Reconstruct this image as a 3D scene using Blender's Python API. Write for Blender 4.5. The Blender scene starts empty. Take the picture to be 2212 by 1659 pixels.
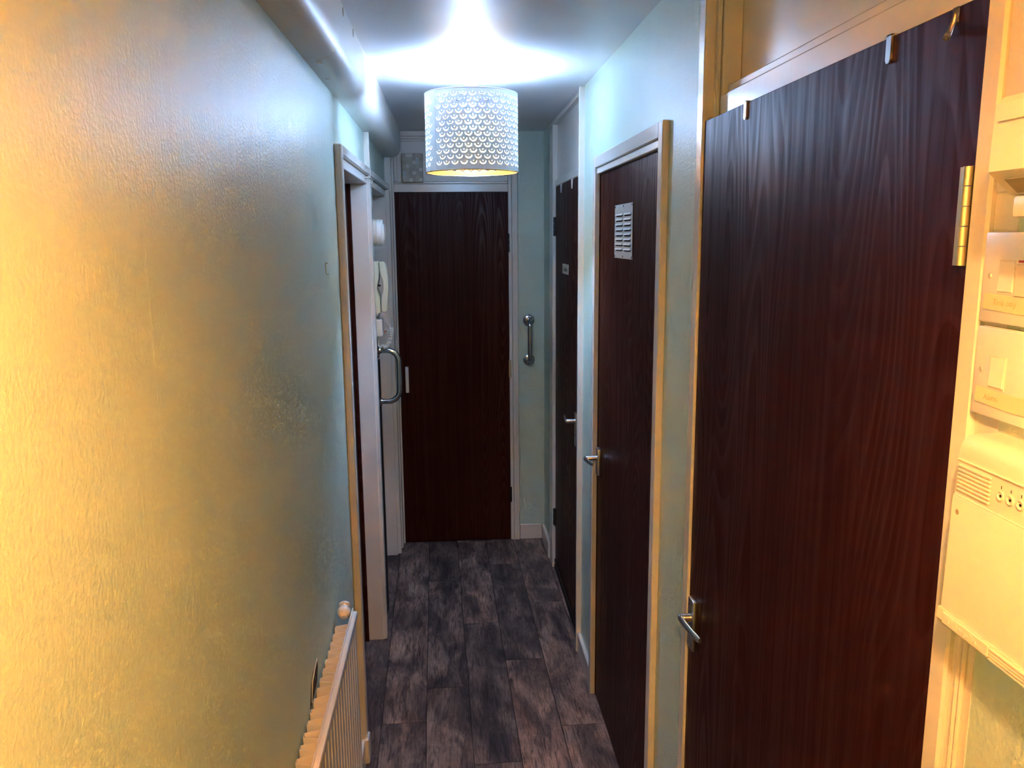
import bpy, bmesh, math, random
from mathutils import Vector, Matrix
from mathutils.geometry import delaunay_2d_cdt

random.seed(7)
C = bpy.context.scene.collection
scene = bpy.context.scene

# ------------------------------------------------------------------ camera, world, exposure
ZC = 1.794
F_PX, PITCH, ROLL, YAW = 1758.93, 0.179112, 0.0084218, 0.0745682
cy_, sy_, cp_, sp_ = math.cos(YAW), math.sin(YAW), math.cos(PITCH), math.sin(PITCH)
fw = Vector((sy_ * cp_, cy_ * cp_, -sp_))
rt = Vector((cy_, -sy_, 0))
dn = -rt.cross(fw)
cr_, sr_ = math.cos(ROLL), math.sin(ROLL)
r2 = rt * cr_ + dn * sr_
d2 = -rt * sr_ + dn * cr_
cam_data = bpy.data.cameras.new('camera')
cam = bpy.data.objects.new('camera', cam_data)
C.objects.link(cam)
cam_data.sensor_fit = 'HORIZONTAL'
cam_data.sensor_width = 36.0
cam_data.lens = F_PX * 36.0 / 2212.0
cam_data.clip_start = 0.02
m = Matrix.Identity(4)
for i in range(3):
    m[i][0] = r2[i]; m[i][1] = -d2[i]; m[i][2] = -fw[i]
m[2][3] = ZC
cam.matrix_world = m
scene.camera = cam

world = bpy.data.worlds.new('world')
scene.world = world
world.use_nodes = True
world.node_tree.nodes['Background'].inputs[0].default_value = (0, 0, 0, 1)
world.node_tree.nodes['Background'].inputs[1].default_value = 0.0

vs = scene.view_settings
vs.view_transform = 'Standard'
vs.look = 'None'
vs.gamma = 1.0
vs.use_curve_mapping = False
vs.exposure = 0.6
scene.display_settings.display_device = 'sRGB'
scene.cycles.max_bounces = 8
scene.cycles.diffuse_bounces = 5
scene.cycles.glossy_bounces = 4
scene.cycles.sample_clamp_indirect = 0.0
scene.cycles.blur_glossy = 1.0
scene.cycles.use_adaptive_sampling = True
scene.cycles.adaptive_threshold = 0.08
scene.cycles.adaptive_min_samples = 24

# the two bulbs (colour, emission strength): cool LED in the lamp in view, warm one in the lamp overhead, just out of frame
COOL = ((0.33, 0.56, 1.0), 1000.0)
WARM = ((1.0, 0.52, 0.17), 1300.0)

# ------------------------------------------------------------------ materials
def srgb(r, g, b):
    f = lambda c: (c / 12.92) if c <= 0.04045 else ((c + 0.055) / 1.055) ** 2.4
    return (f(r / 255), f(g / 255), f(b / 255), 1)

class NT:
    def __init__(s, name):
        s.m = bpy.data.materials.new(name); s.m.use_nodes = True
        s.t = s.m.node_tree; s.b = s.t.nodes['Principled BSDF']
    def n(s, typ, **kw):
        nd = s.t.nodes.new(typ)
        for k, v in kw.items(): setattr(nd, k, v)
        return nd
    def l(s, a, b): s.t.links.new(a, b)
    def setv(s, **kw):
        for k, v in kw.items(): s.b.inputs[k.replace('_', ' ')].default_value = v
    def coords(s, scale=(1, 1, 1), kind='Object', loc=(0, 0, 0)):
        tc = s.n('ShaderNodeTexCoord'); mp = s.n('ShaderNodeMapping')
        mp.inputs['Scale'].default_value = scale; mp.inputs['Location'].default_value = loc
        s.l(tc.outputs[kind], mp.inputs['Vector']); return mp.outputs['Vector']
    def noise(s, vec, scale, detail=3, rough=0.5, dist=0.0):
        nd = s.n('ShaderNodeTexNoise')
        nd.inputs['Scale'].default_value = scale; nd.inputs['Detail'].default_value = detail
        nd.inputs['Roughness'].default_value = rough; nd.inputs['Distortion'].default_value = dist
        s.l(vec, nd.inputs['Vector']); return nd.outputs['Fac']
    def ramp(s, fac, stops):
        nd = s.n('ShaderNodeValToRGB'); el = nd.color_ramp.elements
        el[0].position, el[0].color = stops[0]; el[1].position, el[1].color = stops[1]
        for p, c in stops[2:]:
            e = el.new(p); e.color = c
        s.l(fac, nd.inputs['Fac']); return nd.outputs['Color']
    def math(s, op, a, b=None):
        nd = s.n('ShaderNodeMath', operation=op)
        for i, v in enumerate((a, b)):
            if v is None: continue
            if isinstance(v, (int, float)): nd.inputs[i].default_value = v
            else: s.l(v, nd.inputs[i])
        return nd.outputs[0]
    def mix(s, fac, a, b, blend='MIX'):
        nd = s.n('ShaderNodeMix', data_type='RGBA', blend_type=blend)
        for i, v in ((0, fac), (6, a), (7, b)):
            if isinstance(v, (int, float)): nd.inputs[i].default_value = v
            elif isinstance(v, tuple): nd.inputs[i].default_value = v
            else: s.l(v, nd.inputs[i])
        return nd.outputs[2]
    def bump(s, h, strength, dist=0.002):
        nd = s.n('ShaderNodeBump'); nd.inputs['Strength'].default_value = strength
        nd.inputs['Distance'].default_value = dist
        s.l(h, nd.inputs['Height']); s.l(nd.outputs['Normal'], s.b.inputs['Normal'])

def paint(name, col, rough, var=0.06, bump=0.15, bscale=260, streak=0.0, spec=0.5, coat=0.0):
    t = NT(name)
    v = t.coords()
    big = t.noise(v, 2.2, 3)
    dark = tuple(c * (1 - var) for c in col[:3]) + (1,)
    lite = tuple(min(1, c * (1 + var)) for c in col[:3]) + (1,)
    t.l(t.ramp(big, [(0.3, dark), (0.7, lite)]), t.b.inputs['Base Color'])
    fine = t.noise(v, bscale, 2)
    h = fine
    if streak:
        vs_ = t.coords((60, 60, 3))
        st = t.noise(vs_, 1.0, 3)
        h = t.math('ADD', fine, t.math('MULTIPLY', st, streak))
        rr = t.math('ADD', t.math('MULTIPLY', st, 0.12), rough - 0.06)
        t.l(rr, t.b.inputs['Roughness'])
    else:
        t.setv(Roughness=rough)
    t.bump(h, bump, 0.001)
    t.setv(Specular_IOR_Level=spec, Coat_Weight=coat, Coat_Roughness=0.12)
    return t.m

def plain(name, col, rough=0.4, metal=0.0, spec=0.5, aniso=None):
    t = NT(name)
    v = t.coords()
    n = t.noise(v, 35, 3)
    t.l(t.ramp(n, [(0.3, tuple(c * 0.985 for c in col[:3]) + (1,)), (0.7, tuple(min(1, c * 1.015) for c in col[:3]) + (1,))]), t.b.inputs['Base Color'])
    t.l(t.math('ADD', t.math('MULTIPLY', n, 0.02), max(0.02, rough - 0.01)), t.b.inputs['Roughness'])
    t.setv(Metallic=metal, Specular_IOR_Level=spec)
    return t.m

def wood_door(name, base, line, across='Y', seed=0.0, strength=1.0, rings=32.0):
    """dark stained veneer: contour lines of a tall stretched noise make the cathedral grain"""
    t = NT(name)
    if across == 'Y': sc = (0.0, 5.5, 0.95)
    else: sc = (5.5, 0.0, 0.95)
    v = t.coords(sc, loc=(seed, seed * 1.7, seed * 0.3))
    broad = t.noise(v, 1.0, 0.6, 0.35)
    if across == 'Y': sf = (0.0, 60, 1.2)
    else: sf = (60, 0.0, 1.2)
    fv = t.coords(sf, loc=(seed, seed, seed))
    fine = t.noise(fv, 1.0, 4, 0.6)
    wob = t.math('ADD', t.math('MULTIPLY', broad, rings), t.math('MULTIPLY', fine, 0.22))
    ring = t.math('FRACT', wob)
    rr = t.ramp(ring, [(0.0, (0, 0, 0, 1)), (0.45, (0.05, 0.05, 0.05, 1)), (0.80, (1, 1, 1, 1)), (0.93, (0.9, 0.9, 0.9, 1)), (1.0, (0, 0, 0, 1))])
    fig = t.ramp(t.noise(t.coords((0.0, 2.2, 0.6) if across == 'Y' else (2.2, 0.0, 0.6), loc=(seed * 2.1, seed, 4.0)), 1.0, 1.0), [(0.42, (0.12, 0.12, 0.12, 1)), (0.62, (1, 1, 1, 1))])
    streak = t.ramp(fine, [(0.40, (0, 0, 0, 1)), (0.72, (1, 1, 1, 1))])
    f = t.math('ADD', t.math('MULTIPLY', t.math('MULTIPLY', rr, fig), 0.50), t.math('MULTIPLY', streak, 0.38))
    t.l(t.mix(f, base, line), t.b.inputs['Base Color'])
    t.l(t.math('ADD', t.math('MULTIPLY', f, -0.14), 0.46), t.b.inputs['Roughness'])
    t.l(t.math('ADD', t.math('MULTIPLY', f, 0.36 * strength), 0.07), t.b.inputs['Specular IOR Level'])
    t.bump(f, 0.10, 0.0006)
    return t.m

def plank_mat(name):
    t = NT(name)
    oi = t.n('ShaderNodeObjectInfo')
    tc = t.n('ShaderNodeTexCoord')
    add = t.n('ShaderNodeVectorMath', operation='ADD')
    comb = t.n('ShaderNodeCombineXYZ')
    t.l(t.math('MULTIPLY', oi.outputs['Random'], 37.0), comb.inputs[0])
    t.l(t.math('MULTIPLY', oi.outputs['Random'], 91.0), comb.inputs[1])
    t.l(tc.outputs['Object'], add.inputs[0]); t.l(comb.outputs[0], add.inputs[1])
    def mp(scale):
        q = t.n('ShaderNodeMapping'); q.inputs['Scale'].default_value = scale
        t.l(add.outputs[0], q.inputs['Vector']); return q.outputs['Vector']
    grain = t.noise(mp((75, 7.0, 1)), 1.0, 7, 0.72, 1.6)
    blot = t.noise(mp((9, 3.4, 1)), 1.0, 4, 0.6, 0.6)
    cross = t.noise(mp((14, 130, 1)), 1.0, 3, 0.6)
    c1 = t.ramp(blot, [(0.34, srgb(76, 65, 64)), (0.48, srgb(118, 99, 93)), (0.66, srgb(174, 147, 132))])
    c2 = t.mix(t.ramp(grain, [(0.34, (0.9, 0.9, 0.9, 1)), (0.56, (0, 0, 0, 1))]), c1, srgb(32, 26, 26))
    knotv = t.n('ShaderNodeTexVoronoi'); knotv.inputs['Scale'].default_value = 1.0
    t.l(mp((7, 2.6, 1)), knotv.inputs['Vector'])
    kn = t.ramp(knotv.outputs['Distance'], [(0.03, (1, 1, 1, 1)), (0.11, (0, 0, 0, 1))])
    c3 = t.mix(t.math('MULTIPLY', kn, 0.7), c2, srgb(22, 17, 17))
    c4 = t.mix(t.math('MULTIPLY', t.ramp(cross, [(0.55, (0, 0, 0, 1)), (0.75, (1, 1, 1, 1))]), 0.35), c3, srgb(34, 28, 28))
    tint = t.ramp(oi.outputs['Random'], [(0.0, (0.66, 0.66, 0.70, 1)), (0.5, (1.0, 0.97, 0.95, 1)), (1.0, (1.35, 1.20, 1.12, 1))])
    c5 = t.mix(1.0, c4, tint, 'MULTIPLY')
    t.l(c5, t.b.inputs['Base Color'])
    t.setv(Roughness=0.55, Specular_IOR_Level=0.35)
    t.bump(grain, 0.2, 0.001)
    return t.m

def emit(name, col, strength):
    t = NT(name)
    t.setv(Base_Color=(1, 1, 1, 1), Emission_Color=col + (1,), Emission_Strength=strength, Roughness=0.3)
    return t.m

M = {}
M['green'] = paint('green_wall_paint', srgb(194, 212, 198), 0.42, 0.05, 0.75, 170, 0.7, 0.5)
M['white'] = paint('white_gloss_paint', srgb(222, 216, 206), 0.22, 0.05, 0.22, 120, 0.5)
M['lining'] = paint('cream_satin_paint', srgb(220, 213, 204), 0.36, 0.05, 0.15, 120)
M['ceil'] = paint('ceiling_satin_paint', srgb(224, 224, 226), 0.42, 0.03, 0.16, 120)
M['boxing'] = paint('boxing_plastic', srgb(226, 222, 216), 0.42, 0.03, 0.05, 60)
M['door_end'] = wood_door('dark_veneer_end', srgb(52, 16, 8), srgb(68, 25, 15), 'X', 1.3)
M['door_far'] = wood_door('dark_veneer_far', srgb(52, 16, 8), srgb(68, 25, 15), 'Y', 5.3)
M['door_mid'] = wood_door('dark_veneer_mid', srgb(52, 16, 8), srgb(68, 25, 15), 'Y', 8.9)
M['door_near'] = wood_door('dark_veneer_near', srgb(52, 16, 8), srgb(68, 25, 15), 'Y', 0.4)
M['plank'] = plank_mat('vinyl_plank')
M['joint'] = plain('dark_floor_base', srgb(26, 22, 22), 0.7)
M['chrome'] = plain('chrome', (0.55, 0.56, 0.57, 1), 0.09, 1.0)
M['satin'] = plain('satin_aluminium', (0.62, 0.61, 0.60, 1), 0.30, 1.0)
M['brass'] = plain('brass', (0.74, 0.62, 0.38, 1), 0.38, 0.85)
M['dark_metal'] = plain('dark_painted_metal', srgb(34, 24, 20), 0.4)
M['plate'] = plain('grey_steel_plate', (0.56, 0.53, 0.49, 1), 0.4, 0.25)
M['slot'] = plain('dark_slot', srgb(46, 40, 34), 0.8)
M['black'] = plain('black_rubber', srgb(14, 13, 13), 0.5)
M['rad'] = paint('radiator_enamel', srgb(228, 221, 211), 0.30, 0.03, 0.05, 60)
M['cream'] = plain('cream_plastic', srgb(222, 211, 198), 0.36)
M['phone'] = plain('pale_grey_green_plastic', srgb(214, 216, 196), 0.30)
M['phone_grey'] = plain('phone_grey_plastic', srgb(172, 176, 168), 0.35)
M['white_plastic'] = plain('white_plastic', srgb(232, 228, 222), 0.28)
M['tape'] = plain('masking_tape', srgb(224, 206, 172), 0.7)
M['ink'] = plain('faint_pen', srgb(204, 180, 142), 0.8)
t_ = NT('clear_plastic'); t_.setv(Base_Color=(0.95, 0.9, 0.88, 1), Roughness=0.12, Transmission_Weight=0.9, IOR=1.45); M['clear'] = t_.m
M['sign'] = plain('sign_plate', srgb(196, 190, 172), 0.4)
M['sign_ink'] = plain('sign_print', srgb(120, 124, 104), 0.5)
M['red'] = plain('red_plastic', srgb(190, 60, 40), 0.4)
M['mosaic'] = plain('mosaic_plain', srgb(176, 164, 144), 0.45)
M['mosaic_b'] = plain('mosaic_pale', srgb(206, 196, 182), 0.4)
M['mosaic_c'] = plain('mosaic_blue_grey', srgb(178, 182, 178), 0.4)
M['mosaic_d'] = plain('mosaic_brown', srgb(166, 152, 134), 0.45)
M['shade'] = plain('shade_white_card', srgb(236, 236, 238), 0.5)
M['gold'] = plain('shade_copper_lining', (0.62, 0.31, 0.08, 1), 0.42, 1.0)
M['gold_near'] = plain('near_shade_gold_lining', (0.95, 0.54, 0.14, 1), 0.40, 0.25)
M['rim'] = plain('shade_brass_rim', (0.9, 0.62, 0.30, 1), 0.25, 1.0)
M['cool'] = emit('cool_bulb', COOL[0], COOL[1])
M['warm'] = emit('warm_bulb', WARM[0], WARM[1])

# ------------------------------------------------------------------ helpers
WL = {}
def wl(o):
    return WL.get(o.name, Vector((0, 0, 0))) if o is not None else Vector((0, 0, 0))

def B(): return bmesh.new()

def box(bm, x0, x1, y0, y1, z0, z1, bev=0.0, seg=1):
    x0, x1 = min(x0, x1), max(x0, x1); y0, y1 = min(y0, y1), max(y0, y1); z0, z1 = min(z0, z1), max(z0, z1)
    r = bmesh.ops.create_cube(bm, size=1.0)
    vv = r['verts']
    for v in vv:
        v.co = Vector(((x0 + x1) / 2 + v.co.x * (x1 - x0), (y0 + y1) / 2 + v.co.y * (y1 - y0), (z0 + z1) / 2 + v.co.z * (z1 - z0)))
    if bev > 0:
        bev = min(bev, 0.45 * min(x1 - x0, y1 - y0, z1 - z0))
        ed = list({e for v in vv for e in v.link_edges})
        bmesh.ops.bevel(bm, geom=ed, offset=bev, segments=seg, profile=0.5, affect='EDGES')
    return bm

def prism(bm, pts, axis, a, b):
    """extrude a closed polygon along an axis; pts are the other two coordinates in order"""
    def P(p, t):
        if axis == 'x': return (t, p[0], p[1])
        if axis == 'y': return (p[0], t, p[1])
        return (p[0], p[1], t)
    va = [bm.verts.new(P(p, a)) for p in pts]; vb = [bm.verts.new(P(p, b)) for p in pts]
    n = len(pts)
    for i in range(n):
        bm.faces.new((va[i], va[(i + 1) % n], vb[(i + 1) % n], vb[i]))
    bm.faces.new(va); bm.faces.new(vb)
    return bm

def tube(bm, pts, r, seg=12, caps=True):
    pts = [Vector(p) for p in pts]
    rings = []; prev = None
    n = len(pts)
    for i, p in enumerate(pts):
        t = (pts[min(i + 1, n - 1)] - pts[max(i - 1, 0)]).normalized()
        if prev is None:
            u = t.orthogonal().normalized()
        else:
            u = (prev - t * prev.dot(t)).normalized()
        prev = u; w = t.cross(u)
        rad = r[i] if isinstance(r, (list, tuple)) else r
        rings.append([bm.verts.new(p + (u * math.cos(2 * math.pi * k / seg) + w * math.sin(2 * math.pi * k / seg)) * rad) for k in range(seg)])
    for a, b in zip(rings, rings[1:]):
        for k in range(seg):
            bm.faces.new((a[k], a[(k + 1) % seg], b[(k + 1) % seg], b[k]))
    if caps:
        bm.faces.new(rings[0][::-1]); bm.faces.new(rings[-1])
    return bm

def lathe(bm, prof, origin, axis, seg=32):
    """prof: list of (radius, height along axis)"""
    origin = Vector(origin); ax = Vector(axis).normalized()
    u = ax.orthogonal().normalized(); w = ax.cross(u)
    rings = []
    for r, h in prof:
        if r < 1e-6: rings.append([bm.verts.new(origin + ax * h)])
        else: rings.append([bm.verts.new(origin + ax * h + (u * math.cos(2 * math.pi * k / seg) + w * math.sin(2 * math.pi * k / seg)) * r) for k in range(seg)])
    for a, b in zip(rings, rings[1:]):
        for k in range(seg):
            va = [a[k % len(a)], a[(k + 1) % len(a)], b[(k + 1) % len(b)], b[k % len(b)]]
            u_ = []
            for v in va:
                if v not in u_: u_.append(v)
            if len(u_) > 2: bm.faces.new(u_)
    return bm

def setprops(o, label=None, cat=None, group=None, kind=None):
    if label: o['label'] = label
    if cat: o['category'] = cat
    if group: o['group'] = group
    if kind: o['kind'] = kind
    return o

def obj(name, bm, mat, parent=None, label=None, cat=None, group=None, kind=None, smooth=False, origin=None):
    me = bpy.data.meshes.new(name)
    bmesh.ops.recalc_face_normals(bm, faces=bm.faces)
    pl = wl(parent)
    o0 = Vector(origin) if origin is not None else pl
    for v in bm.verts: v.co -= o0
    bm.to_mesh(me); bm.free()
    if mat: me.materials.append(M[mat] if isinstance(mat, str) else mat)
    o = bpy.data.objects.new(name, me); C.objects.link(o)
    if parent is not None: o.parent = parent
    o.location = o0 - pl
    WL[o.name] = o0
    if smooth:
        for p in me.polygons: p.use_smooth = True
        try: me.set_sharp_from_angle(angle=math.radians(smooth if smooth is not True else 35))
        except Exception: pass
    return setprops(o, label, cat, group, kind)

def thing(name, loc, label, cat, group=None, kind=None):
    o = bpy.data.objects.new(name, None); C.objects.link(o)
    o.empty_display_size = 0.05
    o.location = loc; WL[o.name] = Vector(loc)
    return setprops(o, label, cat, group, kind)

def text(name, body, size, mat, parent, origin, right, up, extrude=0.0002):
    """flat lettering turned into a mesh, laid in the plane of right and up"""
    cu = bpy.data.curves.new(name, 'FONT'); cu.body = body; cu.size = size; cu.extrude = extrude
    cu.shear = 0.2
    tmp = bpy.data.objects.new(name, cu); C.objects.link(tmp)
    dg = bpy.context.evaluated_depsgraph_get()
    me = bpy.data.meshes.new_from_object(tmp.evaluated_get(dg))
    bpy.data.objects.remove(tmp)
    R_, U_ = Vector(right), Vector(up); N_ = R_.cross(U_)
    o = bpy.data.objects.new(name, me); C.objects.link(o)
    pl = wl(parent)
    for v in me.vertices:
        q = v.co.copy()
        v.co = R_ * q.x + U_ * q.y + N_ * q.z
    me.materials.clear(); me.materials.append(M[mat])
    o.parent = parent; o.location = Vector(origin) - pl; WL[o.name] = Vector(origin)
    return o

# ------------------------------------------------------------------ main dimensions (metres)
XL, XR, YE, ZT = -0.341, 0.537, 4.660, 2.367
YB = -1.95                    # wall behind the camera
TH = 0.10

# ------------------------------------------------------------------ floor: separate planks on a dark base
PT = -0.0176348
ct, st = math.cos(PT), math.sin(PT)
floor = obj('floor', box(B(), XL - 0.12, XR + 0.14, YB - 0.1, YE + 0.1, -0.08, -0.0015), 'joint', None,
            'dark grey-brown wood-effect plank floor of the narrow hallway', 'floor', kind='structure')
PW, PL_ = 0.167, 1.046
u0 = -0.241 - 2 * PW
joints = {-2: 2.30, -1: 2.631, 0: 2.808, 1: 3.037, 2: 2.537, 3: 3.227, 4: 2.729, 5: 3.40}
g = 0.0011
pm = None
for col in range(-2, 6):
    ua = -0.241 + col * PW
    for k in range(-5, 4):
        va = joints[col] + k * PL_
        vb = va + PL_
        uc, vc = ua + PW / 2, (va + vb) / 2
        x = uc * ct + vc * st; y = -uc * st + vc * ct
        if y < YB - 0.7 or y > YE + 0.6: continue
        # trim planks at the walls by clamping their extents
        x_lo, x_hi = XL - 0.10, XR + 0.10
        if x + PW / 2 < x_lo or x - PW / 2 > x_hi: continue
        hl0, hl1 = -PL_ / 2 + g, PL_ / 2 - g
        if y + hl1 > YE + 0.03: hl1 = YE + 0.03 - y
        if y + hl0 < YB - 0.03: hl0 = YB - 0.03 - y
        if hl1 - hl0 < 0.03: continue
        bm = box(B(), -PW / 2 + g, PW / 2 - g, hl0, hl1, -0.0014, 0.0 + random.uniform(-0.0003, 0.0003), 0.0008)
        o = obj('plank', bm, 'plank', floor)
        o.location = (x, y, 0); o.rotation_euler = (0, 0, -PT)

# ------------------------------------------------------------------ ceiling and walls
obj('ceiling', box(B(), XL - 0.1, XR + 0.14, YB - 0.1, YE + 0.1, ZT, ZT + 0.08), 'ceil', None,
    'flat white satin hallway ceiling', 'ceiling', kind='structure')

# left wall: opening 1 (2.62..3.46) and opening 2 (3.80..4.46), both 2.012 high
bm = B()
xw = XL - TH
box(bm, xw, XL, YB, 2.60, 0, ZT)
box(bm, xw, XL, 2.60, 3.468, 2.03, ZT)
box(bm, xw, XL, 3.468, 3.80, 0, ZT)
box(bm, xw, XL, 3.80, 4.47, 2.03, ZT)
box(bm, xw, XL, 4.47, YE, 0, ZT)
wall_left = obj('wall_left', bm, 'green', None, 'long sage green wall with the doorways and the pipe boxing', 'wall', kind='structure')

# right wall: door_4 (0.81..1.72, to the ceiling), door_3 (2.05..2.935), door_2 (3.45..4.205, to the ceiling)
bm = B()
xo = XR + TH
box(bm, XR, xo, YB, 0.80, 0, ZT)
box(bm, XR, xo, 1.735, 2.05, 0, ZT)
box(bm, XR, xo, 2.05, 2.96, 2.012, ZT)
box(bm, XR, xo, 2.96, 3.285, 0, ZT)
box(bm, XR + 0.055, xo, 3.285, 3.45, 0, ZT)
box(bm, XR, xo, 4.22, YE, 0, ZT)
wall_right = obj('wall_right', bm, 'green', None, 'sage green wall between the three dark brown doors', 'wall', kind='structure')

bm = B()
box(bm, 0.386, XR + TH, YE, YE + 0.08, 0, ZT)
box(bm, XL - TH, -0.335, YE, YE + 0.08, 0, ZT)
box(bm, -0.335, 0.386, YE + 0.06, YE + 0.08, 0, ZT)
wall_end = obj('wall_end', bm, 'green', None, 'narrow sage green wall beside the door at the end of the hallway', 'wall', kind='structure')

obj('wall_rear', box(B(), XL - TH, XR + TH, YB - 0.08, YB, 0, ZT), 'green', None,
    'plain sage green wall closing the hallway behind', 'wall', kind='structure')

# skirting boards
def skirt(name, bm, label):
    return obj(name, bm, 'white', None, label, 'baseboard', kind='structure')
bm = B(); box(bm, 0.388, XR - 0.016, YE - 0.016, YE, 0, 0.092, 0.003)
skirt('baseboard_end', bm, 'short white skirting board below the upright chrome grab rail')
bm = B(); box(bm, XR - 0.016, XR, 4.335, YE - 0.017, 0, 0.092, 0.003)
skirt('baseboard_far_right', bm, 'short white skirting board in the far corner by the bathroom door')
bm = B(); box(bm, XR - 0.016, XR, 2.977, 3.2715, 0, 0.092, 0.003)
skirt('baseboard_right', bm, 'short white skirting board between the vented door and the next door')
bm = B(); box(bm, XR - 0.016, XR, 1.768, 2.008, 0, 0.092, 0.003)
skirt('baseboard_near_right', bm, 'white skirting board between the vented door and the large near door')
bm = B(); box(bm, XL, XL + 0.016, YB, 2.576, 0, 0.092, 0.003)
skirt('baseboard_left', bm, 'white skirting board running under the radiator')

# ------------------------------------------------------------------ pipe boxing with a rounded lower corner
bx = thing('trim_1', (XL, 0, 2.222), 'rounded white pipe boxing running along the ceiling edge', 'boxing', kind='structure')
def boxing_prof():
    xr, zb, r = -0.253, 2.221, 0.05
    pts = [(XL - 0.001, ZT + 0.001), (XL - 0.001, zb)]
    for k in range(13):
        a = -math.pi / 2 + (math.pi / 2) * k / 12
        pts.append((xr - r + r * math.cos(a), zb + r + r * math.sin(a)))
    pts.append((xr, ZT + 0.001))
    return pts
for a, b in ((YB, 2.1015), (2.1025, 4.602)):
    obj('boxing_length', prism(B(), boxing_prof(), 'y', a, b), 'boxing', bx, smooth=30)
for (x, y) in ((-0.31, 2.155), (-0.32, 2.366)):
    obj('screw_cap', lathe(B(), [(0, -0.003), (0.006, -0.0025), (0.008, 0.0), (0.008, 0.003)], (x, y, 2.221), (0, 0, 1), 16), 'white_plastic', bx, smooth=True)
for (y, z) in ((2.02, 2.350), (2.20, 2.352), (2.42, 2.353)):
    obj('fixing_slot', lathe(B(), [(0, 0.0016), (0.010, 0.0014), (0.012, 0.0), (0.012, -0.002)], (-0.253, y, z), (1, 0, 0), 16), 'mosaic_d', bx, smooth=True)

# ------------------------------------------------------------------ left doorway 1: casing, lining, dark door set back
t = thing('trim_2', (XL, 2.6, 0), 'cream painted door casing and deep lining of the first doorway past the radiator', 'door frame', kind='structure')
bm = B()
box(bm, XL - 0.001, -0.318, 2.578, 2.620, 0.09, 2.075, 0.003)
box(bm, XL + 0.004, XL + 0.007, 2.5755, 2.580, 0.09, 2.070)      # raised beads on the side of the casing
box(bm, XL + 0.012, XL + 0.016, 2.5755, 2.580, 0.09, 2.070)
obj('casing', bm, 'lining', t, 'pale moulded casing edge')
obj('plinth_block', box(B(), XL, -0.312, 2.570, 2.622, 0, 0.095, 0.004), 'white_plastic', t, 'white plinth block')
obj('casing', box(B(), XL - 0.001, -0.318, 3.468, 3.512, 0, 2.045, 0.002), 'lining', t)
obj('casing_head', box(B(), XL - 0.001, -0.318, 2.6205, 3.490, 2.045, 2.076, 0.003), 'white', t)
obj('wall_end_strip', box(B(), XL - 0.001, -0.319, 3.4905, 3.520, 2.0455, 2.2205, 0.002), 'white', t)
obj('lining_head', box(B(), XL - TH, -0.331, 2.620, 3.468, 2.012, 2.0445, 0.002), 'lining', t)
obj('reveal', box(B(), XL - TH, -0.331, 3.4635, 3.480, 0, 2.012, 0.002), 'lining', t)
obj('reveal', box(B(), XL - TH, -0.331, 2.600, 2.625, 0, 2.012, 0.002), 'lining', t)
bm = tube(B(), [(-0.330, 3.40, 2.034), (-0.3165, 3.455, 2.036), (-0.3145, 3.49, 2.034), (-0.3145, 3.513, 2.030), (-0.317, 3.519, 2.018), (-0.326, 3.521, 2.010)], 0.0035, 8)
obj('painted_cable', bm, 'white', t, smooth=True)

d = thing('door_5', (-0.42, 2.65, 0), 'dark brown door set back in the first left doorway', 'door', kind='structure')
obj('leaf', box(B(), -0.440, -0.412, 2.626, 3.462, 0.004, 2.008), 'door_far', d)
obj('stop_bead', box(B(), -0.4115, -0.398, 3.4505, 3.463, 0.0, 2.011, 0.001), 'door_far', d)

# ------------------------------------------------------------------ left doorway 2
t = thing('trim_3', (XL, 3.8, 0), 'white casing and lining of the second left doorway beside the end door', 'door frame', kind='structure')
obj('casing_head', box(B(), XL - 0.001, -0.318, 3.5205, 4.560, 2.045, 2.076, 0.003), 'white', t)
obj('lining_head', box(B(), XL - TH, -0.333, 3.525, 4.470, 2.012, 2.0445, 0.002), 'lining', t)
obj('reveal', box(B(), XL - TH, -0.330, 4.460, 4.480, 0, 2.012, 0.002), 'lining', t)
obj('casing', box(B(), XL - 0.001, -0.311, 4.4805, 4.530, 0, 2.0445, 0.003), 'white', t)
obj('corner_post', box(B(), XL - 0.001, -0.305, 4.5645, 4.640, 0, 2.2205, 0.003), 'white', t)
obj('edge_strip', box(B(), XL - 0.002, XL + 0.0075, 3.700, 3.799, 0.0, 1.235, 0.001), 'dark_metal', t, 'dark glossy edge strip')
obj('panel', box(B(), XL - TH + 0.002, XL - TH + 0.02, 3.802, 4.459, 0, 2.01), 'lining', t)

# ------------------------------------------------------------------ end door, frame and panel above
t = thing('trim_4', (0, YE, 0), 'white frame with a panel above the door at the end of the hallway', 'door frame', kind='structure')
FY = 4.642
obj('stile', box(B(), -0.334, -0.2965, FY, YE + 0.05, 0, 2.0395, 0.002), 'white', t)
obj('stile', box(B(), 0.3335, 0.3525, FY, YE + 0.05, 0, ZT - 0.001, 0.002), 'white', t)
obj('stile', box(B(), 0.3535, 0.386, FY - 0.003, YE + 0.05, 0, ZT - 0.001, 0.002), 'white', t)
obj('stile', box(B(), -0.334, -0.2965, FY, YE + 0.05, 2.040, ZT - 0.001, 0.002), 'white', t)
obj('head_rail', box(B(), -0.296, 0.333, FY, YE + 0.05, 2.040, 2.083, 0.002), 'white', t)
obj('bead', box(B(), -0.296, 0.333, FY + 0.007, YE + 0.05, 2.0835, 2.098, 0.004), 'white', t)
obj('bead', box(B(), -0.296, -0.276, FY + 0.007, YE + 0.05, 2.0985, 2.31, 0.004), 'white', t)
obj('bead', box(B(), 0.316, 0.333, FY + 0.007, YE + 0.05, 2.0985, 2.31, 0.004), 'white', t)
obj('bead', box(B(), -0.296, 0.333, FY + 0.007, YE + 0.05, 2.3105, 2.324, 0.004), 'white', t)
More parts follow.
